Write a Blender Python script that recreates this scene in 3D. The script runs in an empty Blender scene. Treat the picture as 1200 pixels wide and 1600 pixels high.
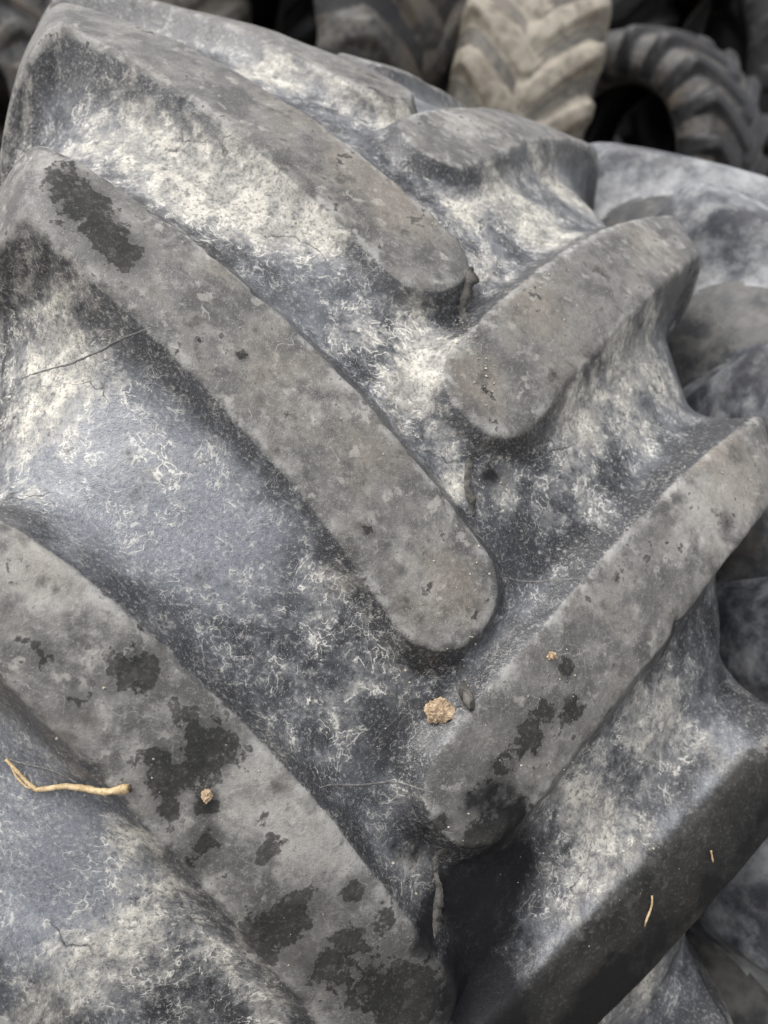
import bpy, bmesh, math, random
import numpy as np
from mathutils import Matrix, Vector

scene = bpy.context.scene
COL = scene.collection

# ------------------------------------------------------------------ camera, sky, sun, exposure
# The big tyre has its own frame: axle along X through the origin, theta measured
# from -Y (towards the viewer) up to +Z.  PLACE puts that frame into the yard.
PSI, LEAN = math.radians(33), math.radians(10)
PLACE = Matrix.Translation((0, 0, 0.89)) @ Matrix.Rotation(LEAN, 4, 'Y') @ Matrix.Rotation(-PSI, 4, 'X')
cam_frame = Matrix(((0.92146, -0.10766, -0.37326, -0.31110),
                    (-0.37151, 0.03665, -0.92771, -1.41235),
                    (0.11355, 0.99351, -0.00623, 0.21422),
                    (0, 0, 0, 1)))
cd = bpy.data.cameras.new('camera')
cam = bpy.data.objects.new('camera', cd)
COL.objects.link(cam)
cam.matrix_world = PLACE @ cam_frame
scene.camera = cam
cd.sensor_fit = 'VERTICAL'
cd.sensor_height = 24.0
cd.lens = 24.0 * 0.8778
cd.clip_start, cd.clip_end = 0.05, 400
cd.dof.use_dof = True
cd.dof.focus_distance = 0.64
cd.dof.aperture_fstop = 3.6

SUN_EL, SUN_AZ = math.radians(62), math.radians(285)     # azimuth clockwise from +Y
world = bpy.data.worlds.new('World')
scene.world = world
world.use_nodes = True
wn = world.node_tree
bg = wn.nodes['Background']
sky = wn.nodes.new('ShaderNodeTexSky')
sky.sky_type = 'NISHITA'
sky.sun_disc = False
sky.sun_elevation = SUN_EL
sky.sun_rotation = SUN_AZ
sky.dust_density = 4.0
sky.air_density = 1.0
hs = wn.nodes.new('ShaderNodeHueSaturation')              # thin cloud: the sky is paler than clear blue
hs.inputs['Saturation'].default_value = 0.15
wn.links.new(sky.outputs[0], hs.inputs['Color'])
wn.links.new(hs.outputs[0], bg.inputs['Color'])
bg.inputs['Strength'].default_value = 0.15
sd = bpy.data.lights.new('sun', 'SUN')
sd.energy = 1.0
sd.angle = math.radians(50)
sd.color = (1.0, 0.96, 0.9)
sun = bpy.data.objects.new('sun', sd)
COL.objects.link(sun)
sdir = Vector((math.sin(SUN_AZ) * math.cos(SUN_EL), math.cos(SUN_AZ) * math.cos(SUN_EL), math.sin(SUN_EL)))
sun.rotation_euler = sdir.to_track_quat('Z', 'Y').to_euler()
sun.location = (0, 0, 8)
vs = scene.view_settings
vs.view_transform = 'Standard'
vs.look = 'None'
vs.gamma = 1.0
vs.use_curve_mapping = False
vs.exposure = 0.82
scene.cycles.max_bounces = 4
scene.cycles.diffuse_bounces = 2
scene.cycles.glossy_bounces = 2
scene.cycles.use_adaptive_sampling = True
scene.cycles.adaptive_threshold = 0.02

# ------------------------------------------------------------------ helpers
rng = np.random.default_rng(7)

def tag(o, label=None, cat=None, group=None, kind=None):
    if label: o['label'] = label
    if cat: o['category'] = cat
    if group: o['group'] = group
    if kind: o['kind'] = kind
    return o

def empty(name, mat):
    o = bpy.data.objects.new(name, None)
    o.empty_display_size = 0.1
    COL.objects.link(o)
    o.matrix_world = mat
    return o

def mesh_obj(name, V, F, mat, parent=None, normals=None, attrs=None, smooth=True):
    """V (n,3) array, F (m,4) or (m,3) int array -> one mesh object"""
    me = bpy.data.meshes.new(name)
    V = np.asarray(V, dtype=np.float32)
    F = np.asarray(F, dtype=np.int32)
    m, k = F.shape
    me.vertices.add(len(V))
    me.vertices.foreach_set('co', V.ravel())
    me.loops.add(m * k)
    me.loops.foreach_set('vertex_index', F.ravel())
    me.polygons.add(m)
    me.polygons.foreach_set('loop_start', np.arange(0, m * k, k, dtype=np.int32))
    me.polygons.foreach_set('loop_total', np.full(m, k, dtype=np.int32))
    me.update(calc_edges=True)
    me.polygons.foreach_set('use_smooth', np.full(m, smooth))
    for an, av in (attrs or {}).items():
        av = np.asarray(av, dtype=np.float32)
        if av.ndim == 2:
            a = me.attributes.new(an, 'FLOAT_VECTOR', 'POINT'); a.data.foreach_set('vector', av.ravel())
        else:
            a = me.attributes.new(an, 'FLOAT', 'POINT'); a.data.foreach_set('value', av)
    if normals is not None:
        me.normals_split_custom_set_from_vertices(np.asarray(normals, dtype=np.float32).tolist())
    me.materials.append(mat)
    o = bpy.data.objects.new(name, me)
    COL.objects.link(o)
    if parent: o.parent = parent
    return o

def wave_noise(P, scale, n=24, seed=0, p=1.0):
    """smooth random field about -1..1, feature size ~ scale (metres)"""
    r = np.random.default_rng(seed)
    out = np.zeros(P.shape[0], dtype=np.float32)
    for _ in range(n):
        d = r.normal(size=3); d /= np.linalg.norm(d)
        k = 2 * math.pi / (scale * r.uniform(0.6, 1.6))
        out += np.sin((P @ (d * k)).astype(np.float32) + r.uniform(0, 6.28))
    return out / math.sqrt(n / 2) * 0.6

_GR = np.random.default_rng(99).normal(size=(512, 3)).astype(np.float32)
_GR /= np.linalg.norm(_GR, axis=1, keepdims=True)
def perlin(P, freq, seed=0):
    """gradient noise, about -0.6..0.6"""
    Q = (P * freq).astype(np.float32)
    I = np.floor(Q).astype(np.int64); f = Q - I
    w = f * f * f * (f * (f * 6 - 15) + 10)
    out = np.zeros(len(P), dtype=np.float32)
    for dx in (0, 1):
        wx = w[:, 0] if dx else 1 - w[:, 0]
        for dy in (0, 1):
            wy = wx * (w[:, 1] if dy else 1 - w[:, 1])
            for dz in (0, 1):
                h = ((I[:, 0] + dx) * 73856093) ^ ((I[:, 1] + dy) * 19349663) ^ ((I[:, 2] + dz) * 83492791) ^ (seed * 2654435761)
                h ^= h >> 13; h *= 1274126177; h ^= h >> 16
                gr = _GR[h & 511]
                d = gr[:, 0] * (f[:, 0] - dx) + gr[:, 1] * (f[:, 1] - dy) + gr[:, 2] * (f[:, 2] - dz)
                out += d * wy * (w[:, 2] if dz else 1 - w[:, 2])
    return out
def fbm(P, freq, octaves=3, rough=0.6, seed=0):
    out = 0; a = 1.0; tot = 0
    for o in range(octaves):
        out = out + a * perlin(P, freq * 2 ** o, seed + o); tot += a; a *= rough
    return out / tot * 1.3

class NT:
    """tiny node-tree writer"""
    def __init__(self, name):
        self.mat = bpy.data.materials.new(name)
        self.mat.use_nodes = True
        self.t = self.mat.node_tree
        self.b = self.t.nodes['Principled BSDF']
    def n(self, kind, **kw):
        nd = self.t.nodes.new(kind)
        for k, v in kw.items(): setattr(nd, k, v)
        return nd
    def put(self, sock, v):
        if hasattr(v, 'is_output') or isinstance(v, bpy.types.NodeSocket): self.t.links.new(v, sock)
        elif isinstance(v, (tuple, list)) and len(v) == 3 and sock.type == 'RGBA': sock.default_value = (*v, 1)
        else: sock.default_value = v
    def math(self, op, a, b=0.0, c=None, clamp=False):
        nd = self.n('ShaderNodeMath', operation=op, use_clamp=clamp)
        self.put(nd.inputs[0], a); self.put(nd.inputs[1], b)
        if c is not None: self.put(nd.inputs[2], c)
        return nd.outputs[0]
    def mul(self, a, b): return self.math('MULTIPLY', a, b)
    def add(self, a, b): return self.math('ADD', a, b)
    def sub(self, a, b): return self.math('SUBTRACT', a, b)
    def ramp(self, v, lo, hi, a=0.0, b=1.0, smooth=True):
        nd = self.n('ShaderNodeMapRange', interpolation_type='SMOOTHSTEP' if smooth else 'LINEAR', clamp=True)
        for i, x in enumerate((v, lo, hi, a, b)): self.put(nd.inputs[i], x)
        return nd.outputs[0]
    def mix(self, f, a, b, blend='MIX'):
        nd = self.n('ShaderNodeMix', data_type='RGBA', blend_type=blend)
        self.put(nd.inputs[0], f); self.put(nd.inputs[6], a); self.put(nd.inputs[7], b)
        return nd.outputs[2]
    def attr(self, name):
        return self.n('ShaderNodeAttribute', attribute_name=name).outputs['Fac']
    def vattr(self, name):
        return self.n('ShaderNodeAttribute', attribute_name=name).outputs['Vector']
    def noise(self, co, scale, detail=6, rough=0.55, dist=0.0, lac=2.0, col=False):
        nd = self.n('ShaderNodeTexNoise')
        self.put(nd.inputs['Vector'], co); nd.inputs['Scale'].default_value = scale
        nd.inputs['Detail'].default_value = detail; nd.inputs['Roughness'].default_value = rough
        nd.inputs['Distortion'].default_value = dist; nd.inputs['Lacunarity'].default_value = lac
        return nd.outputs['Color' if col else 'Fac']
    def voro(self, co, scale, feature='DISTANCE_TO_EDGE', out='Distance', rand=1.0):
        nd = self.n('ShaderNodeTexVoronoi', feature=feature)
        self.put(nd.inputs['Vector'], co); nd.inputs['Scale'].default_value = scale
        nd.inputs['Randomness'].default_value = rand
        return nd.outputs[out]
    def warp(self, co, scale, amt, detail=3, rough=0.5):
        c = self.noise(co, scale, detail, rough, col=True)
        s = self.n('ShaderNodeVectorMath', operation='SUBTRACT'); self.put(s.inputs[0], c); s.inputs[1].default_value = (0.5, 0.5, 0.5)
        m = self.n('ShaderNodeVectorMath', operation='SCALE'); self.put(m.inputs[0], s.outputs[0]); m.inputs['Scale'].default_value = amt
        a = self.n('ShaderNodeVectorMath', operation='ADD'); self.put(a.inputs[0], co); self.put(a.inputs[1], m.outputs[0])
        return a.outputs[0]
    def stretch(self, co, v):
        m = self.n('ShaderNodeVectorMath', operation='MULTIPLY'); self.put(m.inputs[0], co); m.inputs[1].default_value = v
        return m.outputs[0]

# ------------------------------------------------------------------ materials
def rubber_material():
    """weathered tread rubber of the big tyre.  Attributes: lugf (0 groove .. 1 lug top); chalk_sheen, pale, brown, wet_shade, damp_shade: where the
    tyre is muddy or painted with sheen, bleached, earthy, wet or painted with shade, darkened by moisture and painted shadow; n_*: coarse noise and wc: warped coordinates, kept on the mesh to keep the shader quick"""
    k = NT('weathered_rubber')
    co = k.n('ShaderNodeTexCoord').outputs['Object']
    wc = k.vattr('wc')
    lugf, chalk, pale, brown, wet_shade, damp_shade = (k.attr(a) for a in ('lugf', 'chalk', 'pale', 'brown', 'wet_shade', 'damp_shade'))
    big, mid, blot, crk, brk = (k.attr(a) for a in ('n_big', 'n_mid', 'n_blot', 'n_crk', 'n_brk'))     # about -0.5..0.5
    det = k.sub(k.noise(co, 120, 3, 0.68), 0.5)
    fine = k.noise(co, 330, 2, 0.65)
    grit = k.noise(co, 1100, 0, 0.6)
    blotch = k.add(blot, k.mul(det, 0.9))
    midd = k.add(mid, k.mul(det, 0.45))
    top = k.ramp(lugf, 0.84, 0.91)
    gm = k.sub(1.0, top)
    flank = k.mul(k.ramp(lugf, 0.15, 0.50), gm)

    # ---- bare rubber with a thin grey bloom, sky sheen painted into its colour
    rub = k.mix(k.ramp(midd, -0.25, 0.25), (0.020, 0.021, 0.024), (0.055, 0.058, 0.066))
    bloom_sheen = k.mul(k.ramp(k.add(k.add(big, k.attr('bloom_sheen')), k.mul(midd, 0.6)), -0.25, 0.80), 0.85)
    rub = k.mix(bloom_sheen, rub, (0.185, 0.196, 0.222))

    # ---- dried mud caught in the alligator cracking
    c1 = k.attr('n_r1')
    c2 = k.math('ABSOLUTE', k.sub(k.noise(wc, 150, 1, 0.5), 0.5))
    c3 = k.math('ABSOLUTE', k.sub(k.noise(co, 270, 1, 0.5), 0.47))
    cell = k.sub(k.voro(wc, 165, 'F1', 'Color'), 0.5)
    wid = k.ramp(midd, -0.2, 0.25, 0.03, 0.10)
    l1 = k.sub(1.0, k.ramp(c1, 0.0, wid))
    l2 = k.sub(1.0, k.ramp(c2, 0.0, k.ramp(midd, -0.2, 0.25, 0.022, 0.055)))
    l3 = k.mul(k.sub(1.0, k.ramp(c3, 0.0, 0.03)), k.ramp(k.add(mid, k.mul(det, 0.8)), -0.05, 0.2))
    l2 = k.math('MAXIMUM', l2, k.mul(l3, 0.75))
    lines = k.math('MAXIMUM', k.mul(k.mul(l1, k.ramp(k.add(brk, k.mul(det, 0.5)), 0.0, 0.15)), 0.8), k.mul(l2, k.ramp(k.add(k.add(blot, k.mul(brk, 0.6)), k.mul(det, 0.6)), -0.10, 0.12)))
    ck = k.add(chalk, k.mul(midd, 0.34))
    ckm = k.add(k.add(ck, k.add(k.mul(blot, 0.42), k.mul(det, 0.95))), k.add(k.mul(cell, 0.26), k.mul(lines, 0.22)))
    film = k.mul(k.ramp(ckm, -0.1, 0.85), 0.62)                      # hazy film of dust
    solid = k.mul(k.ramp(ckm, 0.32, 1.15), k.ramp(fine, 0.36, 0.56, 0.45, 1.0))                                   # caked mud
    veins = k.mul(k.mul(lines, k.ramp(ck, -0.1, 0.4, 0.42, 1.0)), k.ramp(fine, 0.36, 0.54, 0.35, 1.0))
    mudc = k.mix(k.ramp(blotch, -0.25, 0.25), (0.31, 0.30, 0.275), (0.56, 0.53, 0.465))
    dustc = k.mix(k.ramp(midd, -0.2, 0.2), (0.20, 0.207, 0.222), (0.36, 0.355, 0.345))
    gro = k.mix(film, rub, dustc)
    gro = k.mix(k.mul(solid, 0.93), gro, mudc)
    gro = k.mix(k.mul(veins, 0.9), gro, (0.66, 0.64, 0.59))
    gro = k.mix(k.mul(k.mul(k.math('MAXIMUM', k.mul(l1, 0.5), l2), solid), k.ramp(k.add(brk, blot), 0.2, -0.1, 0.0, 0.9)), gro, (0.13, 0.13, 0.13))
    cracks = k.mul(k.sub(1.0, k.ramp(k.math('ABSOLUTE', k.add(crk, k.mul(det, 0.06))), 0.0, 0.016)), k.mul(k.ramp(big, -0.1, 0.12), k.ramp(chalk, 0.15, 0.5)))
    pits = k.mul(k.ramp(det, -0.10, -0.24), k.ramp(ck, 0.1, 0.6))
    gro = k.mix(k.mul(pits, 0.65), gro, (0.05, 0.051, 0.055))
    gro = k.mix(k.mul(cracks, 0.85), gro, (0.03, 0.03, 0.034))

    # ---- lug tops: rubbed grey rubber with ground-in earth
    t0 = k.mix(k.ramp(k.add(k.mul(midd, 0.7), k.mul(blotch, 0.5)), -0.34, 0.34), (0.078, 0.076, 0.074), (0.185, 0.178, 0.168))
    t0 = k.mix(k.mul(k.ramp(k.add(pale, k.mul(blotch, 0.9)), 0.05, 0.9), 0.75), t0, (0.37, 0.358, 0.335))
    t0 = k.mix(k.mul(k.ramp(k.add(brown, k.mul(midd, 1.1)), 0.0, 0.8), 0.5), t0, (0.212, 0.182, 0.148))
    t0 = k.mix(k.mul(k.ramp(k.add(brk, k.mul(det, 1.0)), 0.20, 0.36), 0.26), t0, (0.065, 0.065, 0.068))
    t0 = k.mix(k.mul(k.ramp(k.sub(det, k.mul(brk, 0.6)), 0.15, 0.30), 0.32), t0, (0.50, 0.48, 0.44))
    t0 = k.mix(k.mul(k.sub(1.0, k.ramp(k.math('ABSOLUTE', k.add(crk, k.mul(det, 0.03))), 0.0, 0.006)), k.mul(k.ramp(k.add(big, brk), 0.1, 0.3), 0.5)), t0, (0.42, 0.41, 0.39))

    # ---- flanks: darker rubber with less mud
    fl = k.mix(k.mul(k.ramp(k.add(chalk, k.mul(blotch, 1.2)), 0.35, 1.25), 0.7), (0.038, 0.039, 0.043), (0.42, 0.40, 0.36))
    fl = k.mix(k.mul(k.ramp(k.add(k.attr('bloom_sheen'), k.mul(midd, 0.8)), 0.15, 0.9), 0.85), fl, (0.23, 0.243, 0.272))  # sky sheen on the flanks, painted as pale blue-grey
    fl = k.mix(k.mul(veins, 0.5), fl, (0.45, 0.43, 0.39))
    base = k.mix(k.mul(flank, k.ramp(ckm, 0.75, 1.25, 0.80, 0.10)), gro, fl)
    base = k.mix(top, base, t0)
    edge = k.mul(k.ramp(lugf, 0.80, 0.92), k.sub(1.0, k.ramp(lugf, 0.96, 0.99)))                # scuffed rim of the lug
    base = k.mix(k.mul(k.mul(edge, k.ramp(blotch, -0.12, 0.2)), 0.5), base, (0.36, 0.355, 0.34))
    base = k.mix(k.mul(k.ramp(fine, 0.53, 0.72), k.ramp(top, 0.0, 1.0, 0.36, 0.20)), base, (0.46, 0.45, 0.42))
    base = k.mix(k.mul(k.ramp(fine, 0.47, 0.30), k.ramp(top, 0.0, 1.0, 0.42, 0.24)), base, (0.03, 0.03, 0.033))
    base = k.mix(k.mul(k.ramp(grit, 0.64, 0.80), 0.22), base, (0.58, 0.56, 0.51))

    # ---- damp areas with shadow painted in, and wet or painted-shade, sharp edged spots
    dm = k.ramp(k.add(damp_shade, k.add(k.mul(midd, 0.9), k.mul(det, 0.5))), 0.12, 0.85)
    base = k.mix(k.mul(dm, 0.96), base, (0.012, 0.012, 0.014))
    wv = k.add(wet_shade, k.add(k.mul(det, 2.0), k.mul(blot, 1.1)))
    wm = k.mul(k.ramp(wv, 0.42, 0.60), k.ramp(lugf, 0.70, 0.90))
    halo = k.mul(k.ramp(k.add(wet_shade, k.add(k.mul(det, 1.2), k.mul(mid, 1.0))), 0.08, 0.55), k.ramp(lugf, 0.6, 0.9))
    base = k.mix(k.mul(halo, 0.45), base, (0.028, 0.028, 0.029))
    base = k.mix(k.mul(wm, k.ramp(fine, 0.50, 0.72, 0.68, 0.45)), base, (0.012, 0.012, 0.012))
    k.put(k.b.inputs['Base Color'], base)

    rough = k.add(0.34, k.mul(k.math('MAXIMUM', solid, k.mul(top, 0.65)), 0.40))
    rough = k.add(rough, k.mul(k.sub(fine, 0.5), 0.3))
    rough = k.sub(rough, k.mul(wm, 0.10))
    k.put(k.b.inputs['Roughness'], rough)
    k.put(k.b.inputs['Specular IOR Level'], k.ramp(k.math('MAXIMUM', solid, k.math('MAXIMUM', dm, k.mul(wm, 0.8))), 0, 1, 0.42, 0.06))

    # ---- relief
    h = k.add(k.mul(fine, 0.30), k.mul(det, k.ramp(chalk, 0.1, 0.8, 0.35, 1.0)))
    h = k.add(h, k.mul(grit, 0.15))
    bp = k.n('ShaderNodeBump')
    bp.inputs['Strength'].default_value = 0.6
    bp.inputs['Distance'].default_value = 0.0022
    k.put(bp.inputs['Height'], h)
    k.put(k.b.inputs['Normal'], bp.outputs[0])
    return k.mat

def old_rubber(name, dark, dust, amount, earth=(0.2, 0.16, 0.12), earth_amt=0.2, rough=0.6, scale=1.0):
    """tyres further off: bare rubber under patchy dust"""
    k = NT(name)
    tc = k.n('ShaderNodeTexCoord').outputs['Object']
    rnd = k.n('ShaderNodeObjectInfo').outputs['Random']
    sh = k.n('ShaderNodeVectorMath', operation='ADD'); k.put(sh.inputs[0], tc)
    cx = k.n('ShaderNodeCombineXYZ'); k.put(cx.inputs[0], k.mul(rnd, 9.0)); k.put(cx.inputs[1], k.mul(rnd, 5.0))
    k.put(sh.inputs[1], cx.outputs[0])
    co = sh.outputs[0]
    big = k.noise(tc, 6 * scale, 3, 0.6)
    mid = k.noise(co, 34 * scale, 5, 0.66)
    m = k.add(k.add(k.mul(k.sub(big, 0.5), 1.5), k.mul(k.sub(mid, 0.5), 1.8)), amount)
    m = k.ramp(m, 0.1, 0.9)
    base = k.mix(m, dark, dust)
    base = k.mix(k.mul(k.ramp(big, 0.5, 0.35), earth_amt), base, earth)
    k.put(k.b.inputs['Base Color'], base)
    k.put(k.b.inputs['Roughness'], k.add(rough - 0.12, k.mul(m, 0.25)))
    k.b.inputs['Specular IOR Level'].default_value = 0.45
    bp = k.n('ShaderNodeBump'); bp.inputs['Strength'].default_value = 0.6; bp.inputs['Distance'].default_value = 0.004
    k.put(bp.inputs['Height'], mid)
    k.put(k.b.inputs['Normal'], bp.outputs[0])
    return k.mat

def simple(name, c0, c1, scale=60, rough=0.8, bump=0.002):
    k = NT(name)
    co = k.n('ShaderNodeTexCoord').outputs['Object']
    a = k.noise(co, scale, 5, 0.65, 0.5)
    b = k.noise(co, scale * 5, 2, 0.6)
    base = k.mix(k.ramp(a, 0.3, 0.7), c0, c1)
    base = k.mix(k.mul(k.ramp(b, 0.5, 0.3), 0.5), base, tuple(x * 0.35 for x in c0))
    k.put(k.b.inputs['Base Color'], base)
    k.b.inputs['Roughness'].default_value = rough
    bp = k.n('ShaderNodeBump'); bp.inputs['Strength'].default_value = 0.8; bp.inputs['Distance'].default_value = bump
    k.put(bp.inputs['Height'], k.add(a, k.mul(b, 0.5)))
    k.put(k.b.inputs['Normal'], bp.outputs[0])
    return k.mat

RUBBER = rubber_material()
PALE_BLUE = old_rubber('bleached_rubber', (0.045, 0.049, 0.060), (0.30, 0.305, 0.31), 0.40, earth_amt=0.12, rough=0.5)
GREY_LUG = old_rubber('grey_scuffed_rubber', (0.030, 0.032, 0.036), (0.15, 0.145, 0.137), 0.35, earth_amt=0.3, rough=0.6)
DUSTY = old_rubber('mud_dusted_rubber', (0.045, 0.042, 0.038), (0.17, 0.155, 0.13), 0.45, earth_amt=0.3)
DUSTY_LUG = old_rubber('mud_caked_rubber', (0.10, 0.088, 0.07), (0.30, 0.27, 0.22), 0.6, earth_amt=0.4)
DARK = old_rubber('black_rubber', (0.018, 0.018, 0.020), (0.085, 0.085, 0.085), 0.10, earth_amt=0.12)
BLACK = old_rubber('shaded_black_rubber', (0.012, 0.012, 0.013), (0.035, 0.035, 0.036), 0.05, earth_amt=0.03)  # near-black: shade of the pile put into the colour
BROWNISH = old_rubber('brown_dusted_rubber', (0.032, 0.031, 0.031), (0.15, 0.14, 0.125), 0.3, earth_amt=0.5)
LINER = old_rubber('inner_liner_rubber', (0.012, 0.012, 0.013), (0.04, 0.039, 0.037), 0.1, earth_amt=0.1)

# ------------------------------------------------------------------ tractor tyre generator
N_LUG = 18
PITCH = 2 * math.pi / N_LUG
R_TOP, KC = 0.85, 0.146
UP = (0.4342, 1.3591, -0.9850)       # upper / lower edge of a bar: theta as a polynomial of the distance from the centre line
LO = (0.2679, 1.4945, -0.7647)
HALF_W = 0.331
BASE_K = [(0, .828), (.09, .8245), (.17, .8150), (.235, .8005), (.284, .780), (.317, .750), (.339, .707), (.355, .664), (.363, .618),
          (.362, .57), (.346, .525), (.314, .497), (.288, .484), (.268, .477)]
TOP_K = [(0, .850), (.09, .8488), (.17, .8458), (.24, .8416), (.295, .8370), (.3285, .8300), (.3475, .798), (.360, .752), (.366, .68),
         (.3635, .60), (.3465, .535), (.314, .499), (.288, .484), (.268, .477)]

def catmull(K, u):
    K = np.array(K, dtype=np.float64)
    K = np.vstack([K[1] * (-1, 1), K, 2 * K[-1] - K[-2]])       # mirrored before the centre line
    i = np.clip(np.floor(u).astype(int), 0, len(K) - 4)
    t = (u - i)[:, None]
    p0, p1, p2, p3 = K[i], K[i + 1], K[i + 2], K[i + 3]
    return 0.5 * (2 * p1 + (p2 - p0) * t + (2 * p0 - 5 * p1 + 4 * p2 - p3) * t**2 + (3 * p1 - p0 - 3 * p2 + p3) * t**3)

def half_columns(step, step_side):
    """parameter values along half a cross-section, spaced evenly on the bar-top curve"""
    uu = np.linspace(0, 13, 4000)
    T = catmull(TOP_K, uu)
    s = np.concatenate([[0], np.cumsum(np.hypot(*np.diff(T, axis=0).T))])
    s_sh = s[np.searchsorted(uu, 8)]
    a = np.linspace(0, s_sh, int(s_sh / step))
    b = np.linspace(s_sh, s[-1], max(8, int((s[-1] - s_sh) / step_side)))[1:]
    ss = np.concatenate([a, b])
    return np.interp(ss, s, uu), ss

def edge_poly(q, sx, w):
    """edge curve; past the shoulder the bar runs straight down the sidewall"""
    x = np.where(sx < w, sx, w + 0.25 * (w - w) )
    return q[0] + q[1] * x + q[2] * x * x

def grid_normals(V):
    """vertex normals of the closed ring"""
    dv = np.roll(V, -1, 0) - np.roll(V, 1, 0)
    du = np.empty_like(V); du[:, 1:-1] = V[:, 2:] - V[:, :-2]; du[:, 0] = V[:, 1] - V[:, 0]; du[:, -1] = V[:, -1] - V[:, -2]
    Nn = np.cross(du, dv)
    return Nn / (np.linalg.norm(Nn, axis=-1, keepdims=True) + 1e-12)

def tire_grid(cols, rows, phL, phR, jit=None, kround=0.003, flank=(0.022, 0.052), width=1.0, noise=0.0, scale=1.0, seed=3, ext=None):
    uu, ss = cols
    u = np.concatenate([-uu[:0:-1], uu])
    sx = np.concatenate([-ss[:0:-1], ss])
    B = catmull(BASE_K, np.abs(u)); T = catmull(TOP_K, np.abs(u))
    sgn = np.where(u < 0, -1.0, 1.0)
    bx, br, tx, tr = B[:, 0] * sgn, B[:, 1], T[:, 0] * sgn, T[:, 1]
    ax = np.sqrt(sx**2 + 0.02**2) - 0.02
    mid = 0.5 * (edge_poly(UP, ax, HALF_W) + edge_poly(LO, ax, HALF_W))
    TH = rows[:, None] + mid[None, :]
    SX = np.broadcast_to(sx[None, :], TH.shape)
    rm = tr[None, :]
    P0 = np.stack([np.broadcast_to(tx, TH.shape), -rm * np.cos(TH), rm * np.sin(TH)], -1).reshape(-1, 3)
    dn = 0.0
    if noise:
        dn = (wave_noise(P0, 0.05, 30, seed) * 0.0006 + wave_noise(P0, 0.016, 30, seed + 1) * 0.0003
              + wave_noise(P0, 0.17, 20, seed + 5) * 0.0010).reshape(TH.shape) * noise
        dn = dn + (0.016 * np.clip(perlin(P0, 34, 71) - 0.30, 0, 0.3) + 0.010 * np.clip(perlin(P0, 80, 72) - 0.32, 0, 0.3)).reshape(TH.shape)   # nicks
    gap = np.hypot(tx - bx, tr - br)[None, :]
    g = np.zeros(TH.shape); owner = np.full(TH.shape, -1, dtype=int); gp = np.zeros(TH.shape)
    for side, sg, ph in ((0, -1, phL), (1, 1, phR)):
        s = SX * sg
        w_f = flank[0] + (flank[1] - flank[0]) * np.clip(s / 0.3, 0, 1)
        up, lo = edge_poly(UP, s, HALF_W), edge_poly(LO, s, HALF_W)
        md = 0.5 * (up + lo); hw = 0.5 * (up - lo) * width
        slope = np.where(s < HALF_W, 0.5 * (UP[1] + LO[1]) + (UP[2] + LO[2]) * np.clip(s, -0.1, 1), 0.0) * R_TOP
        cphi = 1 / np.sqrt(1 + slope**2)
        c0 = 1 / math.sqrt(1 + (0.5 * (UP[1] + LO[1]) * R_TOP) ** 2); s0 = math.sqrt(1 - c0 * c0)
        m0 = 0.5 * (UP[0] + LO[0])
        for kk in range(N_LUG):
            off = (jit or {}).get((side, kk), 0.0)
            d0 = TH - (ph - kk * PITCH + off)
            th = (d0 - md + math.pi) % (2 * math.pi) - math.pi            # angle from the bar's own centre line
            if np.min(np.abs(th)) > 0.5: continue
            b = (np.abs(th) - hw) * R_TOP * cphi
            a = 0.012 - (ext or {}).get((side, kk), 0.016) - (s * c0 + (th + md - m0) * R_TOP * s0)
            rr = 0.042
            qa, qb = a + rr, b + rr
            d = np.hypot(np.maximum(qa, 0), np.maximum(qb, 0)) + np.minimum(np.maximum(qa, qb), 0) - rr
            d = d + dn
            d = 0.5 * (d + np.sqrt(d * d + kround**2))
            gi = np.clip(1 - d / w_f, 0, 1) ** 2.1
            owner = np.where((gi > g) & (gi > 0.045) & (gap > 0.014), side * 100 + kk, owner)
            g = np.maximum(g, gi)
            gp += gi ** 4
    G = np.clip(gp, 0, None) ** 0.25
    G = np.minimum(np.maximum(G, g), np.maximum(1.0, g))
    hn = 0.0
    if noise:
        hn = (wave_noise(P0, 0.09, 24, seed + 2) * 0.0010 + wave_noise(P0, 0.03, 24, seed + 3) * 0.0002).reshape(TH.shape) * noise
    X = bx[None, :] + G * (tx - bx)[None, :]
    Rr = br[None, :] + G * (tr - br)[None, :] + hn
    V = np.stack([X, -Rr * np.cos(TH), Rr * np.sin(TH)], -1) * scale
    Nn = grid_normals(V)
    return dict(V=V, N=Nn, G=g, owner=owner, TH=TH, SX=SX)

def ring_faces(nr, nc):
    i = np.arange(nr)[:, None]; j = np.arange(nc - 1)[None, :]
    a = i * nc + j; b = i * nc + j + 1
    c = ((i + 1) % nr) * nc + j + 1; d = ((i + 1) % nr) * nc + j
    return np.stack([a, b, c, d], -1).reshape(-1, 4)

def sub_mesh(F, V, N, attrs):
    ids, inv = np.unique(F.ravel(), return_inverse=True)
    return V[ids], inv.reshape(F.shape), N[ids], {k: v[ids] for k, v in attrs.items()}

def liner(scale, nr=120):
    K = np.array([(.268, .477), (.262, .485), (.275, .505), (.315, .535), (.332, .59), (.328, .65), (.31, .70), (.27, .735), (.2, .755), (.1, .765), (0, .768)])
    prof = np.vstack([K, K[-2::-1] * (-1, 1)]) * scale
    th = np.linspace(0, 2 * math.pi, nr, endpoint=False)
    V = np.stack([np.broadcast_to(prof[:, 0], (nr, len(prof))), -np.outer(np.cos(th), prof[:, 1]), np.outer(np.sin(th), prof[:, 1])], -1)
    F = ring_faces(nr, len(prof))
    return V.reshape(-1, 3), F

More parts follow.
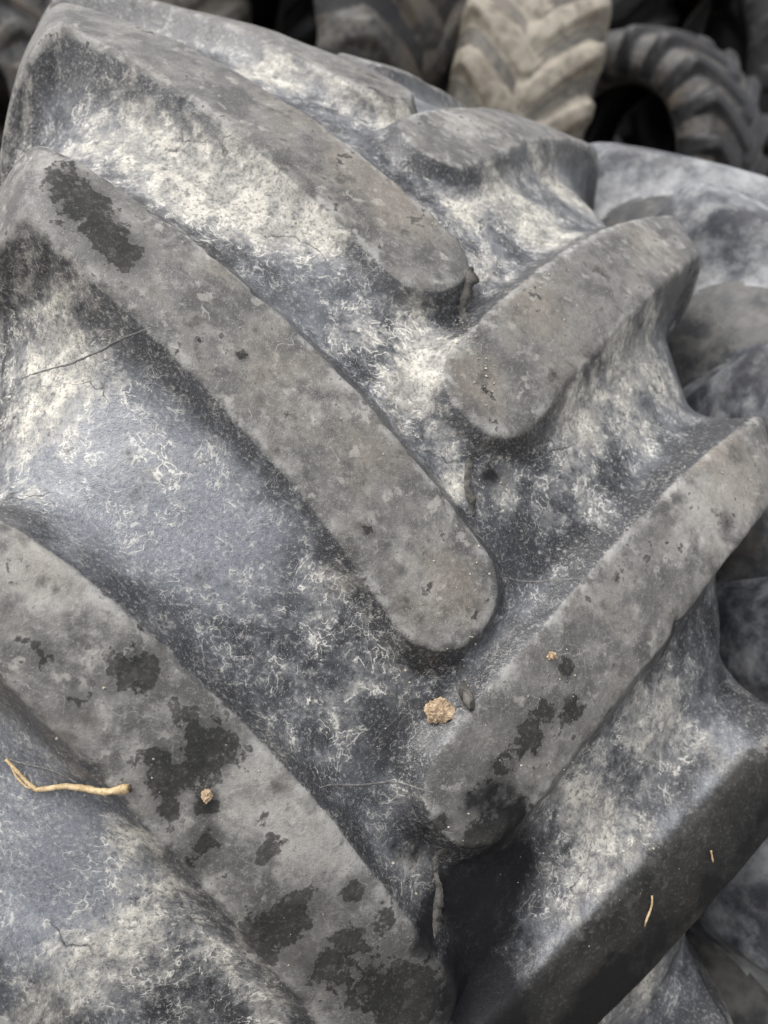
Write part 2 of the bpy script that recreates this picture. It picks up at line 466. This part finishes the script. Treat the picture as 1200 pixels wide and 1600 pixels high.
def blobs(TH, SX, L):
    out = np.zeros(TH.shape, dtype=np.float32)
    for x, t, r, s in L:
        m = (np.abs(SX - x) < 3 * r) & (np.abs(TH - t) * 0.82 < 3 * r)
        d2 = ((SX[m] - x) ** 2 + ((TH[m] - t) * 0.82) ** 2) / (r * r)
        out[m] += s * np.exp(-0.7 * d2)
    return out

def far_tire(name, label, mat, M, scale=1.0, step=0.022, phase=0.0, group=None, width=1.0, rpp=16, lug_mat=None, flank=(0.03, 0.045)):
    """a tyre seen from further off: casing, inner liner and one mesh shared by all bars of a side"""
    root = empty(name, M)
    tag(root, label, 'tyre', group)
    rows = np.arange(N_LUG * rpp) * (2 * math.pi / (N_LUG * rpp))
    g = tire_grid(half_columns(step, 0.04), rows, phase, phase + PITCH * 0.6, kround=0.004, width=width, scale=scale, flank=flank)
    nr, nc = g['TH'].shape
    V, N = g['V'].reshape(-1, 3), g['N'].reshape(-1, 3)
    F = ring_faces(nr, nc)
    ow = g['owner'].reshape(-1)[F]
    fo = ow.max(1)
    v, f, n, _ = sub_mesh(F[fo < 0], V, N, {})
    mesh_obj('casing', v, f, mat, root, n)
    for side in (0, 1):
        v, f, n, _ = sub_mesh(F[fo == side * 100], V, N, {})
        first = mesh_obj('lug', v, f, lug_mat or mat, root, n)
        for kk in range(1, N_LUG):
            c = first.copy(); COL.objects.link(c); c.parent = root
            c.rotation_euler = (kk * PITCH, 0, 0)
    lv, lf = liner(scale, 72)
    mesh_obj('inner_liner', lv, lf, LINER, root)
    return root

# ------------------------------------------------------------------ the yard
def build_ground():
    n = 120
    xs = np.linspace(-1, 1, n); xs = np.sign(xs) * np.abs(xs) ** 3 * 150
    X, Y = np.meshgrid(xs, xs)
    P = np.stack([X.ravel(), Y.ravel(), 0 * X.ravel()], -1)
    P[:, 2] = np.where(np.hypot(P[:, 0], P[:, 1]) < 30, wave_noise(P, 1.4, 20, 5) * 0.025, 0)
    bank = np.clip((P[:, 1] - 0.9) / 0.55, 0, 1); P[:, 2] += 0.88 * bank * bank * (3 - 2 * bank)   # the yard rises behind
    i = np.arange(n - 1)[:, None]; j = np.arange(n - 1)[None, :]
    F = np.stack([i * n + j, i * n + j + 1, (i + 1) * n + j + 1, (i + 1) * n + j], -1).reshape(-1, 4)
    o = mesh_obj('ground', P, F, simple('trodden_earth', (0.10, 0.085, 0.07), (0.19, 0.165, 0.135), 9, 0.9, 0.02))
    tag(o, kind='structure')
build_ground()

# ------------------------------------------------------------------ the big tyre
CHALK_SHEEN= [(-0.299, 0.699, 0.036, 0.5), (-0.196, 0.618, 0.041, 0.95), (-0.138, 0.59, 0.036, 0.9), (-0.084, 0.572, 0.031, 0.9), (-0.242, 0.664, 0.031, 0.7), (-0.264, 0.744, 0.032, 0.35), (-0.126, 0.499, 0.029, -0.1), (-0.08, 0.449, 0.024, 0.35), (-0.038, 0.401, 0.022, 0.9), (-0.034, 0.477, 0.02, 0.5), (-0.168, 1.108, 0.043, 0.6), (-0.126, 0.904, 0.032, 0.95), (-0.035, 0.869, 0.039, 1.0), (0.012, 0.816, 0.025, 0.9), (0.018, 0.992, 0.029, 0.7), (0.092, 0.718, 0.037, 0.9), (0.225, 0.844, 0.042, 0.95), (0.037, 0.652, 0.023, 0.9), (0.049, 0.563, 0.028, 0.5), (0.139, 0.666, 0.031, 0.7), (-0.008, 0.43, 0.018, 0.8), (-0.018, 0.344, 0.017, 0.6), (-0.009, 0.301, 0.014, 0.8), (0.174, 0.486, 0.034, 0.95), (0.12, 0.407, 0.027, 1.0), (0.253, 0.492, 0.03, 0.8), (0.229, 0.561, 0.024, 0.7), (0.124, 0.696, 0.031, 0.6), (0.157, 0.847, 0.028, 0.6), (0.19, 0.408, 0.028, 0.5), (0.105, 0.319, 0.031, 0.35), (0.037, 0.301, 0.017, 0.5), (-0.317, 0.397, 0.025, 0.75), (-0.32, 0.336, 0.025, 0.7), (-0.282, 0.379, 0.026, 0.5), (-0.303, 0.433, 0.022, 0.35), (-0.318, 0.264, 0.02, 0.5), (-0.226, 0.293, 0.025, 0.2), (-0.108, 0.173, 0.03, 0.22), (-0.125, 0.08, 0.03, 0.25), (-0.061, 0.21, 0.023, 0.2), (-0.076, 0.12, 0.026, 0.25), (0.181, 0.075, 0.03, 0.55), (0.151, -0.019, 0.03, 0.7), (0.214, 0.113, 0.026, 0.5), (0.116, 0.019, 0.024, 0.6), (0.254, 0.055, 0.021, 0.5), (0.122, -0.081, 0.024, 0.4), (-0.223, -0.015, 0.02, 0.7), (-0.194, -0.063, 0.024, 0.55), (-0.151, -0.109, 0.025, 0.5), (-0.109, -0.159, 0.026, 0.5), (-0.215, -0.105, 0.028, 0.4), (-0.266, -0.152, 0.032, 0.45), (-0.245, -0.126, 0.024, 0.4), (0.238, -0.195, 0.032, 0.9), (0.075, -0.182, 0.014, 0.25), (0.103, -0.145, 0.015, 0.3), (0.133, -0.108, 0.015, 0.4), (0.166, -0.075, 0.015, 0.4), (0.201, -0.042, 0.015, 0.35), (0.238, -0.004, 0.016, 0.35), (0.277, 0.041, 0.016, 0.35), (0.107, 0.215, 0.011, 0.3), (0.065, 0.162, 0.011, 0.3), (0.027, 0.113, 0.01, 0.35), (-0.007, 0.067, 0.01, 0.4), (-0.02, 0.038, 0.01, 0.4), (0.161, 0.273, 0.011, 0.3), (0.223, 0.332, 0.012, 0.35), (-0.024, 0.027, 0.013, 0.4), (-0.335, 0.474, 0.017, 0.35), (-0.316, 0.45, 0.013, 0.3), (-0.194, 0.358, 0.013, 0.25), (-0.15, 0.281, 0.013, 0.2), (-0.1, 0.207, 0.013, 0.25), (-0.027, -0.041, 0.013, 0.45)]  # faint entries on the right-hand upper flanks also paint their sheen
PALE= [(-0.326, 0.559, 0.019, 0.5), (-0.282, 0.187, 0.032, 0.7), (-0.299, 0.214, 0.024, 0.6), (-0.113, 0.007, 0.034, 0.7), (-0.074, -0.025, 0.026, 0.6), (-0.247, 0.091, 0.024, 0.6), (-0.159, 0.036, 0.025, 0.5), (-0.022, 0.194, 0.023, 0.35), (-0.216, 0.491, 0.028, 0.3), (0.251, 0.333, 0.039, 0.8), (0.208, 0.279, 0.027, 0.5), (0.061, 0.827, 0.039, 0.6), (0.26, 1.09, 0.033, 0.5), (0.249, 0.668, 0.032, 0.5), (-0.158, 0.303, 0.026, 0.2), (-0.065, 0.737, 0.035, 0.4), (-0.112, 0.357, 0.023, 0.3), (-0.053, 0.235, 0.023, 0.25), (0.118, 0.195, 0.03, 0.3)]
BROWN= [(-0.072, 0.682, 0.039, 0.8), (-0.039, 0.6, 0.033, 0.9), (-0.112, 0.751, 0.035, 0.5), (0.07, 0.506, 0.033, 0.8), (0.004, 0.393, 0.025, 0.7), (-0.022, 0.205, 0.023, 0.9), (-0.093, 0.319, 0.028, 0.5), (-0.155, 0.386, 0.027, 0.5), (0.261, 0.349, 0.034, 0.9), (-0.202, 0.466, 0.023, 0.4), (-0.298, 0.209, 0.024, 0.5), (0.239, 0.662, 0.032, 0.6), (0.101, 0.862, 0.041, 0.4), (0.076, 0.22, 0.024, 0.3), (0.224, -0.074, 0.031, 0.7), (0.149, -0.129, 0.025, 0.5)]
WET_SHADE= [(-0.307, 0.537, 0.013, 0.9), (-0.295, 0.506, 0.013, 1), (-0.265, 0.468, 0.014, 1), (-0.278, 0.485, 0.011, 0.9), (-0.285, 0.524, 0.008, 0.8), (-0.234, 0.12, 0.014, 1), (-0.182, 0.065, 0.015, 1), (-0.215, 0.057, 0.007, 1), (-0.21, 0.038, 0.007, 1), (-0.205, 0.019, 0.006, 0.8), (-0.178, -0.005, 0.008, 1), (-0.184, -0.02, 0.007, 0.8), (-0.074, -0.047, 0.008, 1.1), (-0.126, -0.074, 0.015, 1), (-0.091, -0.109, 0.01, 1), (-0.075, -0.088, 0.009, 0.8), (-0.015, -0.145, 0.023, 1.1), (-0.291, 0.13, 0.01, 0.6), (-0.266, 0.095, 0.01, 0.5), (-0.18, 0.021, 0.007, 1), (-0.196, 0.088, 0.014, 0.4), (-0.196, 0.045, 0.011, 0.5), (-0.11, -0.06, 0.014, 0.5), (-0.137, -0.089, 0.014, 0.45), (-0.062, -0.117, 0.018, 0.5), (-0.04, -0.142, 0.022, 0.55), (-0.048, -0.079, 0.011, 0.4), (0.032, 0.003, 0.023, 0.5), (0.047, 0.079, 0.011, 1), (0.062, 0.101, 0.01, 0.8), (0.087, 0.102, 0.009, 0.9), (-0.015, 0.006, 0.006, 1), (0.02, -0.01, 0.012, 1), (0.027, 0.052, 0.007, 0.7), (0.023, 0.036, 0.006, 0.6), (-0.138, -0.008, 0.007, 0.6), (-0.141, -0.018, 0.006, 0.6), (0.262, -0.001, 0.037, 3.0), (0.219, -0.048, 0.036, 3.0), (0.174, -0.094, 0.035, 3.0), (0.136, -0.127, 0.035, 3.0), (0.097, -0.166, 0.034, 3.0), (-0.178, 0.384, 0.004, 0.9), (-0.085, 0.242, 0.004, 0.8), (0.25, 0.295, 0.008, 0.9), (0.08, 0.138, 0.007, 0.9)]  # strongest entries, on the lower right lug, also paint its shade
DAMP_SHADE= [(0.05, -0.074, 0.033, 0.55), (0.041, -0.123, 0.033, 0.55), (0.021, -0.06, 0.023, 0.9), (0.062, -0.038, 0.021, 0.9), (0.059, -0.164, 0.024, 0.9), (-0.017, -0.093, 0.014, 0.7), (0.045, 0.016, 0.019, 0.6), (0.016, 0.033, 0.018, 0.6), (0.019, -0.159, 0.028, 0.5), (-0.049, 0.072, 0.022, 0.6), (-0.027, -0.011, 0.018, 0.6), (0.046, 0.245, 0.029, 0.6), (0.024, 0.311, 0.015, 0.6), (0.289, -0.013, 0.027, 0.8), (0.245, -0.065, 0.026, 0.8), (0.198, -0.114, 0.026, 0.8), (0.16, -0.158, 0.025, 0.9), (0.121, -0.208, 0.025, 0.9), (0.15, -0.199, 0.025, 0.9)]  # damp rubber, plus the lower-centre shadow painted in as darkening
BLOOM_SHEEN= [(-0.275, 0.274, 0.045, 0.8), (-0.211, 0.255, 0.046, 0.7), (-0.305, 0.303, 0.033, 0.7), (-0.158, 0.239, 0.034, 0.4), (-0.269, -0.034, 0.043, 0.7), (-0.272, -0.085, 0.035, 0.5), (-0.219, -0.061, 0.024, 0.3), (-0.059, 0.154, 0.027, -0.2), (0.054, -0.197, 0.016, 1.3), (0.082, -0.164, 0.016, 1.3), (0.111, -0.131, 0.017, 1.3), (0.142, -0.095, 0.017, 1.4), (0.175, -0.062, 0.017, 1.4), (0.211, -0.028, 0.017, 1.3), (0.249, 0.009, 0.018, 1.2), (0.29, 0.048, 0.018, 0.8), (0.105, 0.208, 0.012, 0.4), (0.064, 0.156, 0.011, 0.45), (0.027, 0.108, 0.011, 0.5), (-0.008, 0.067, 0.011, 0.7), (0.152, 0.258, 0.012, 0.4), (0.212, 0.314, 0.013, 0.35), (-0.109, 0.887, 0.038, 0.5), (-0.168, 0.682, 0.027, 0.4), (-0.148, 0.446, 0.024, 0.4), (0.257, 0.088, 0.027, 0.6)]  # bleached rubber, with the sky's sheen painted in as paler colour

tire = empty('tractor_tire', PLACE)
tag(tire, 'huge worn tractor tyre with chalky chevron lugs filling the foreground', 'tyre')
dense = np.arange(-1.22, 1.20, 0.0021)
rest = np.linspace(1.20, 2 * math.pi - 1.22, 330)[:-1]
ROWS = np.concatenate([dense, rest])
COLS = half_columns(0.0022, 0.012)
PH_L, PH_R = 0.5031, 0.7122
JIT = {(0, 1): -0.005, (0, 2): 0.009, (0, 3): -0.004, (1, 1): 0.0045, (1, 2): -0.004, (1, 3): -0.0036, (1, 4): 0.003}
g = tire_grid(COLS, ROWS, PH_L, PH_R, JIT, noise=1.0, ext={(1, 3): 0.030, (0, 1): 0.008})
TH, SX = g['TH'], g['SX']
SXc = SX
attrs = dict(lugf=g['G'], chalk=blobs(TH, SXc, CHALK_SHEEN) * 1.35, pale=blobs(TH, SXc, PALE), brown=blobs(TH, SXc, BROWN),
             wet_shade=blobs(TH, SXc, WET_SHADE), damp_shade=blobs(TH, SXc, DAMP_SHADE), bloom_sheen=blobs(TH, SXc, BLOOM_SHEEN))
outside = (TH > 1.15) | (TH < -0.30) | (np.abs(SX) > 0.36)          # the turned-away rest of the tyre is dusty in the same way
gen = 0.45 + 0.4 * wave_noise(g['V'].reshape(-1, 3), 0.25, 16, 21).reshape(TH.shape)
attrs['chalk'] = np.where(outside, np.clip(gen, 0, 1), attrs['chalk'])
attrs = {k: np.asarray(v, dtype=np.float32).reshape(-1) for k, v in attrs.items()}
PT = g['V'].reshape(-1, 3)
wv1 = np.stack([fbm(PT, 17, 1, seed=50 + c) for c in range(3)], -1)
wv2 = np.stack([fbm(PT, 60, 2, 0.6, seed=60 + c) for c in range(3)], -1)
attrs['wc'] = PT + wv1 * 0.022 + wv2 * 0.006
attrs['n_big'] = fbm(PT, 7, 3, 0.55, 1)
attrs['n_mid'] = fbm(PT, 28, 3, 0.62, 5)
attrs['n_blot'] = fbm(attrs['wc'], 42, 3, 0.68, 9)
attrs['n_crk'] = fbm(PT + wv2 * 0.01, 13, 3, 0.5, 14)
attrs['n_brk'] = fbm(PT, 75, 2, 0.6, 18)
attrs['n_r1'] = np.abs(fbm(attrs['wc'], 62, 2, 0.45, 23)) * 2.2
# the cracking is real relief: curled crests and hairline gullies, deepest where the mud sits
cz = np.clip(attrs['chalk'] + 0.6 * attrs['n_mid'], 0.12, 1.0) * (1 - np.clip((attrs['lugf'] - 0.7) / 0.25, 0, 1))
cut = 1 - np.clip(np.abs(attrs['n_crk']) / 0.02, 0, 1)
relief = cz * (0.0016 * np.clip(attrs['n_r1'], 0, 0.6) + 0.0012 * attrs['n_blot']) - 0.0011 * cut * cz * (attrs['n_big'] > -0.05)
g['V'] = (PT + g['N'].reshape(-1, 3) * relief[:, None]).reshape(g['V'].shape)
g['N'] = grid_normals(g['V'])
NR, NC = TH.shape
GV, GN = g['V'], g['N']
V, N = GV.reshape(-1, 3), GN.reshape(-1, 3)
F = ring_faces(NR, NC)
fo = g['owner'].reshape(-1)[F].max(1)
v, f, n, a = sub_mesh(F[fo < 0], V, N, attrs)
mesh_obj('casing', v, f, RUBBER, tire, n, a)
for code in sorted(set(fo.tolist()) - {-1}):
    v, f, n, a = sub_mesh(F[fo == code], V, N, attrs)
    mesh_obj('lug', v, f, RUBBER, tire, n, a)
lv, lf = liner(1.0, 160)
mesh_obj('inner_liner', lv, lf, LINER, tire)

SXR = SX[0]
MID = TH[0] - ROWS[0]
def on_tire(sx, th, lift=0.0):
    """point of the finished tread (tyre frame) and its normal"""
    j = int(np.clip(np.searchsorted(SXR, sx), 1, NC - 2))
    fj = float(np.clip((sx - SXR[j - 1]) / (SXR[j] - SXR[j - 1]), 0, 1))
    def column(c):
        r_ = th - MID[c]
        i = int(np.clip(np.searchsorted(dense, r_), 1, len(dense) - 2))
        fi = float(np.clip((r_ - dense[i - 1]) / (dense[i] - dense[i - 1]), 0, 1))
        return GV[i - 1, c] * (1 - fi) + GV[i, c] * fi, GN[i - 1, c] * (1 - fi) + GN[i, c] * fi
    (p0, n0), (p1, n1) = column(j - 1), column(j)
    nn = n0 * (1 - fj) + n1 * fj
    return p0 * (1 - fj) + p1 * fj + nn * lift, nn

def tube(path, rad, sides=8, seed=0, wob=0.0):
    """closed tube along a list of points, radius per point"""
    path = [Vector(p) for p in path]
    r = random.Random(seed)
    V, F = [], []
    ref = Vector((0.3, 0.5, 0.8))
    for i, p in enumerate(path):
        t = (path[min(i + 1, len(path) - 1)] - path[max(i - 1, 0)]).normalized()
        s = t.cross(ref).normalized(); u = s.cross(t)
        R = rad[i] if hasattr(rad, '__len__') else rad
        for k in range(sides):
            a = 2 * math.pi * k / sides
            V.append(p + (s * math.cos(a) + u * math.sin(a)) * R * (1 + wob * r.uniform(-1, 1)))
    m = len(path)
    for i in range(m - 1):
        for k in range(sides):
            k2 = (k + 1) % sides
            F.append((i * sides + k, i * sides + k2, (i + 1) * sides + k2, (i + 1) * sides + k))
    c0, c1 = len(V), len(V) + 1
    V += [path[0], path[-1]]
    for k in range(sides):
        k2 = (k + 1) % sides
        F.append((c0, k2, k, k)); F.append((c1, (m - 1) * sides + k, (m - 1) * sides + k2, (m - 1) * sides + k2))
    return V, F

def py_obj(name, V, F, mat, parent=None, smooth=True):
    me = bpy.data.meshes.new(name)
    F2 = []
    for q in F:
        w = []
        for i in q:
            if i not in w: w.append(i)
        F2.append(w)
    me.from_pydata([tuple(p) for p in V], [], F2)
    me.update()
    me.polygons.foreach_set('use_smooth', [smooth] * len(me.polygons))
    me.materials.append(mat)
    o = bpy.data.objects.new(name, me)
    COL.objects.link(o)
    if parent: o.parent = parent
    return o

SEAM = simple('dusty_seam_rubber', (0.07, 0.07, 0.07), (0.20, 0.195, 0.185), 160, 0.8, 0.0005)
FLASH = simple('torn_rubber', (0.035, 0.034, 0.033), (0.15, 0.14, 0.125), 110, 0.8, 0.001)
for (x0, t0, x1, t1) in [(-.340, .394, -.238, .400), (-.103, .031, -.022, .033), (-.322, .036, -.254, .026), (.025, .216, .114, .220),
                         (.064, .337, .112, .366)]:
    pts = []
    for q in np.linspace(0, 1, 40):
        p, nn = on_tire(x0 + (x1 - x0) * q, t0 + (t1 - t0) * q + 0.0015 * math.sin(9 * q + x0 * 50), -0.0006)
        pts.append(p)
    rad = [0.0012 * (0.35 + 0.65 * math.sin(math.pi * min(1, max(0, q * 0.94 + 0.03))) ** 0.4) for q in np.linspace(0, 1, 40)]
    py_obj('mould_line', *tube(pts, rad, 6, 1, 0.2), SEAM, tire)

def flash(path, height, seed):
    """ragged sheet of rubber standing along the mould's parting line"""
    r = random.Random(seed)
    V, F = [], []
    m = 26
    for i in range(m):
        q = i / (m - 1)
        k = q * (len(path) - 1); a = int(min(k, len(path) - 2)); w = k - a
        sx = path[a][0] * (1 - w) + path[a + 1][0] * w; th = path[a][1] * (1 - w) + path[a + 1][1] * w
        p, nn = on_tire(sx, th, -0.002)
        hh = height * (0.25 + 0.75 * math.sin(math.pi * q) ** 0.6) * r.uniform(0.8, 1.1) * (0.88 + 0.12 * math.sin(23 * q + seed * 2))
        side = Vector((1, 0, 0)); nn = Vector(nn); p = Vector(p)
        lean = side * hh * (0.7 + 0.5 * math.sin(6 * q + seed) + 0.1 * math.sin(17 * q)) 
        V += [p - side * 0.0035, p + nn * hh * 0.5 - side * 0.0018 + lean * 0.4, p + nn * hh + lean, p + nn * hh * 0.5 + side * 0.0012 + lean * 0.5, p + side * 0.0035]
    for i in range(m - 1):
        for k in range(4):
            F.append((i * 5 + k, i * 5 + k + 1, (i + 1) * 5 + k + 1, (i + 1) * 5 + k))
    F += [(0, 1, 2, 3, 4), tuple(range((m - 1) * 5 + 4, (m - 1) * 5 - 1, -1))]
    return V, F
for sd_, path, h in [(1, [(.012, .535), (.010, .505), (.013, .478)], .009), (2, [(.006, .335), (.003, .300), (.008, .272)], .008),
                     (3, [(-.006, -.030), (.000, -.062), (-.003, -.10)], .0065), (4, [(.0, .150), (.0, .125), (.001, .098)], .004),
                     (6, [(.0, -.01), (-.006, -.03), (-.004, -.05)], .005)]:
    py_obj('torn_flash', *flash(path, h, sd_), FLASH, tire)

def lump(center, axes, size, seed, n=3, rough=0.25):
    """irregular lump: displaced icosphere"""
    bm = bmesh.new()
    bmesh.ops.create_icosphere(bm, subdivisions=n, radius=1)
    P = np.array([v.co for v in bm.verts])
    d = 1 + rough * wave_noise(P, 1.6, 14, seed) + rough * 0.7 * wave_noise(P, 0.6, 20, seed + 1) + rough * 0.4 * wave_noise(P, 0.3, 20, seed + 2)
    A = np.array(axes) * np.array(size)[:, None]
    W = (P * d[:, None]) @ A + np.array(center)
    F = [tuple(v.index for v in fc.verts) for fc in bm.faces]
    bm.free()
    return W, F
def frame_at(sx, th, lift):
    p, nn = on_tire(sx, th, lift)
    nn = Vector(nn); x = Vector((1, 0, 0)); y = nn.cross(x).normalized(); x = y.cross(nn).normalized()
    return p, (x, y, nn)
p, axs = frame_at(.002, .110, .002)
py_obj('rubber_nub', *lump(p, axs, (.0042, .011, .0045), 11, 3, 0.22), FLASH, tire)

# ------------------------------------------------------------------ loose bits lying on the big tyre (built in the tyre's frame, then placed)
def loose(name, V, F, mat, label, cat, smooth=True):
    Vw = [PLACE @ Vector(p) for p in V]
    c = sum(Vw, Vector()) / len(Vw)
    o = py_obj(name, [p - c for p in Vw], F, mat, None, smooth)
    o.location = c
    return tag(o, label, cat)
EARTH = simple('dry_earth', (0.30, 0.21, 0.13), (0.55, 0.42, 0.29), 170, 0.95, 0.002)
STRAW = simple('dry_straw', (0.36, 0.25, 0.12), (0.62, 0.48, 0.29), 120, 0.6, 0.0006)
p, axs = frame_at(-.0165, .094, .0045)
loose('earth_clod', *lump(p, axs, (.0092, .0080, .0065), 3, 4, 0.22), EARTH, 'tan crumbly earth clod in the groove below the centre lug tip', 'clod', False)
p, axs = frame_at(-.182, .030, .0028)
loose('earth_crumb', *lump(p, axs, (.0028, .0040, .003), 8, 3, 0.35), EARTH, 'small pale earth crumb beside a wet spot on the lower left lug', 'crumb', False)
p, axs = frame_at(.066, .149, .0025)
loose('earth_crumb', *lump(p, axs, (.0035, .0028, .0026), 14, 3, 0.35), EARTH, 'tiny pale crumb near the middle of the lower right lug', 'crumb', False)
# straw: kinked stem with a split, frayed end
sp = [(-.3115, .034, .004), (-.3035, .026, .004), (-.2975, .019, .0035), (-.291, .0135, .0028), (-.284, .0165, .003), (-.272, .0235, .0038), (-.258, .0300, .0046), (-.244, .0335, .0046), (-.2305, .0355, .003)]
pts = []
for i in range(len(sp) - 1):
    for q in np.linspace(0, 1, 6, endpoint=False):
        pts.append(on_tire(*[sp[i][k] * (1 - q) + sp[i + 1][k] * q for k in range(3)])[0])
pts.append(on_tire(*sp[-1])[0])
L_ = len(pts)
rad = [(0.0011 + 0.0013 * (i / L_)) * (1 + 0.25 * (1 if i > L_ - 4 else 0)) for i in range(L_)]
straw = loose('straw_stem', *tube(pts, rad, 8, 4, 0.16), STRAW, 'bent dry yellow straw stem lying across the left lug edge', 'straw')
pw = straw.location
fr = [Vector(on_tire(-.292, .0135, .003)[0]), Vector(on_tire(-.297, .0155, .005)[0]), Vector(on_tire(-.303, .0225, .006)[0]), Vector(on_tire(-.309, .030, .0035)[0])]
v_, f_ = tube([PLACE @ q - pw for q in fr], [.0009, .0008, .0007, .0003], 6, 2, 0.2)
py_obj('frayed_fibre', v_, f_, STRAW, straw)
v_, f_ = tube([PLACE @ Vector(on_tire(-.2308, .0354, .003)[0]) - pw, PLACE @ Vector(on_tire(-.2288, .0358, .003)[0]) - pw], [.0028, .0022], 8, 2, 0.3)
py_obj('dark_node', v_, f_, simple('rotted_straw', (0.04, 0.03, 0.02), (0.12, 0.08, 0.05), 200), straw)
tw = [on_tire(.180 + .0015 * math.sin(5 * q), -.068 - .03 * q, .0016)[0] for q in np.linspace(0, 1, 8)]
loose('grass_stalk', *tube(tw, [.0009] * 7 + [.0004], 6, 3, 0.2), STRAW, 'thin pale grass stalk on the dark lug at lower right', 'stalk')
tw = [on_tire(.238 + .004 * q, -.030 - .012 * q, .0016)[0] for q in np.linspace(0, 1, 6)]
loose('grass_stalk', *tube(tw, [.0007] * 5 + [.0004], 6, 5, 0.2), STRAW, 'tiny dry stalk near the outer end of the dark lug', 'stalk')
# sand grains caught on the tread
r = random.Random(5)
gv, gf = [], []
spots = [(.07, .10, .06), (-.1, .0, .12), (-.22, .1, .08), (-.1, .36, .1), (-.02, .2, .04), (.0, .46, .02), (.01, .60, .03), (.02, .4, .02), (.1, .52, .05), (.25, .34, .04), (.0, .12, .03), (.02, .30, .03), (.005, .43, .012), (-.03, .13, .04), (-.14, .62, .07), (.13, -.04, .05)]
for c_ in range(620):
    a_, b_, w_ = spots[c_ % len(spots)]
    sx = r.gauss(a_, w_ * 0.6); th = r.gauss(b_, w_ * 0.6)
    if abs(sx) > .31: continue
    s_ = 0.0004 + 0.0010 * r.random() ** 5
    p, nn = on_tire(sx, th, s_ * 0.5)
    p = PLACE @ Vector(p)
    b0 = len(gv)
    for dx, dy, dz in ((1, 0, 0), (-1, 0, 0), (0, 1, 0), (0, -1, 0), (0, 0, 1), (0, 0, -1)):
        gv.append(p + Vector((dx, dy, dz)) * s_ * r.uniform(0.6, 1.2))
    for t in ((0, 2, 4), (2, 1, 4), (1, 3, 4), (3, 0, 4), (2, 0, 5), (1, 2, 5), (3, 1, 5), (0, 3, 5)):
        gf.append(tuple(b0 + i for i in t))
o = py_obj('sand_grains', gv, gf, simple('pale_sand', (0.42, 0.37, 0.29), (0.62, 0.57, 0.48), 300), None, False)
tag(o, 'scattered pale sand grains stuck on the tread', 'sand', kind='stuff')

# ------------------------------------------------------------------ the tyres around it
def stand(x, y, z, yaw, lean=0.0, roll=0.0):
    return (Matrix.Translation((x, y, z)) @ Matrix.Rotation(math.radians(yaw), 4, 'Z') @ Matrix.Rotation(math.radians(lean), 4, 'Y')
            @ Matrix.Rotation(math.radians(roll), 4, 'X'))
far_tire('tractor_tire', 'bleached blue-grey tyre pressed against the right shoulder of the big tyre', GREY_LUG,
         PLACE @ Matrix.Translation((0.745, 0.0, 0.0)), 1.018, step=0.008, phase=0.15, rpp=44, lug_mat=PALE_BLUE)
PILE = 'tyres piled behind the big tyre'
BANK = 0.88
for label, mat, lug, x, y, yaw, lean, sc, ph in [
    ('dusty pale tyre with mud-caked lugs standing upright behind the big tyre', DUSTY, DUSTY_LUG, 1.08, 1.80, -19, 3, 0.56, 0.10),
    ('dark grey tyre turned sideways right of the dusty pale one, black hollow showing', BROWNISH, DARK, 1.60, 1.80, 24, 4, 0.47, 0.0),
    ('nearly black tyre left of the dusty pale one, its dark hollow towards the left', DARK, BROWNISH, 0.44, 2.06, 30, 3, 0.70, 0.2),
    ('grey tyre at the upper left corner with a dark hollow', GREY_LUG, BROWNISH, -0.50, 2.22, 54, 0, 0.42, 0.0),
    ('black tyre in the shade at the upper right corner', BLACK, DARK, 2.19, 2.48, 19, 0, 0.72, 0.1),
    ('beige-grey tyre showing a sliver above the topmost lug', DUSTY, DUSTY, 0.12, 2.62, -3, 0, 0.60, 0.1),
    ('added black back-row tyre glimpsed behind the upper left corner', BLACK, BLACK, -0.55, 3.4, 24, 0, 0.9, 0.1),  # back row added to fill the gaps with black
    ('added black back-row tyre behind the beige-grey sliver', BLACK, BLACK, 0.25, 3.6, 14, 0, 0.9, 0.15),
    ('added black back-row tyre behind the nearly black tyre', BLACK, BLACK, 1.05, 3.5, 4, 0, 0.9, 0.2),
    ('added black back-row tyre behind the dark grey sideways tyre', BLACK, BLACK, 1.85, 3.35, -6, 0, 0.9, 0.1),
    ('added black back-row tyre at the far right top edge', BLACK, BLACK, 2.75, 3.15, -16, 0, 0.9, 0.1),
    ]:
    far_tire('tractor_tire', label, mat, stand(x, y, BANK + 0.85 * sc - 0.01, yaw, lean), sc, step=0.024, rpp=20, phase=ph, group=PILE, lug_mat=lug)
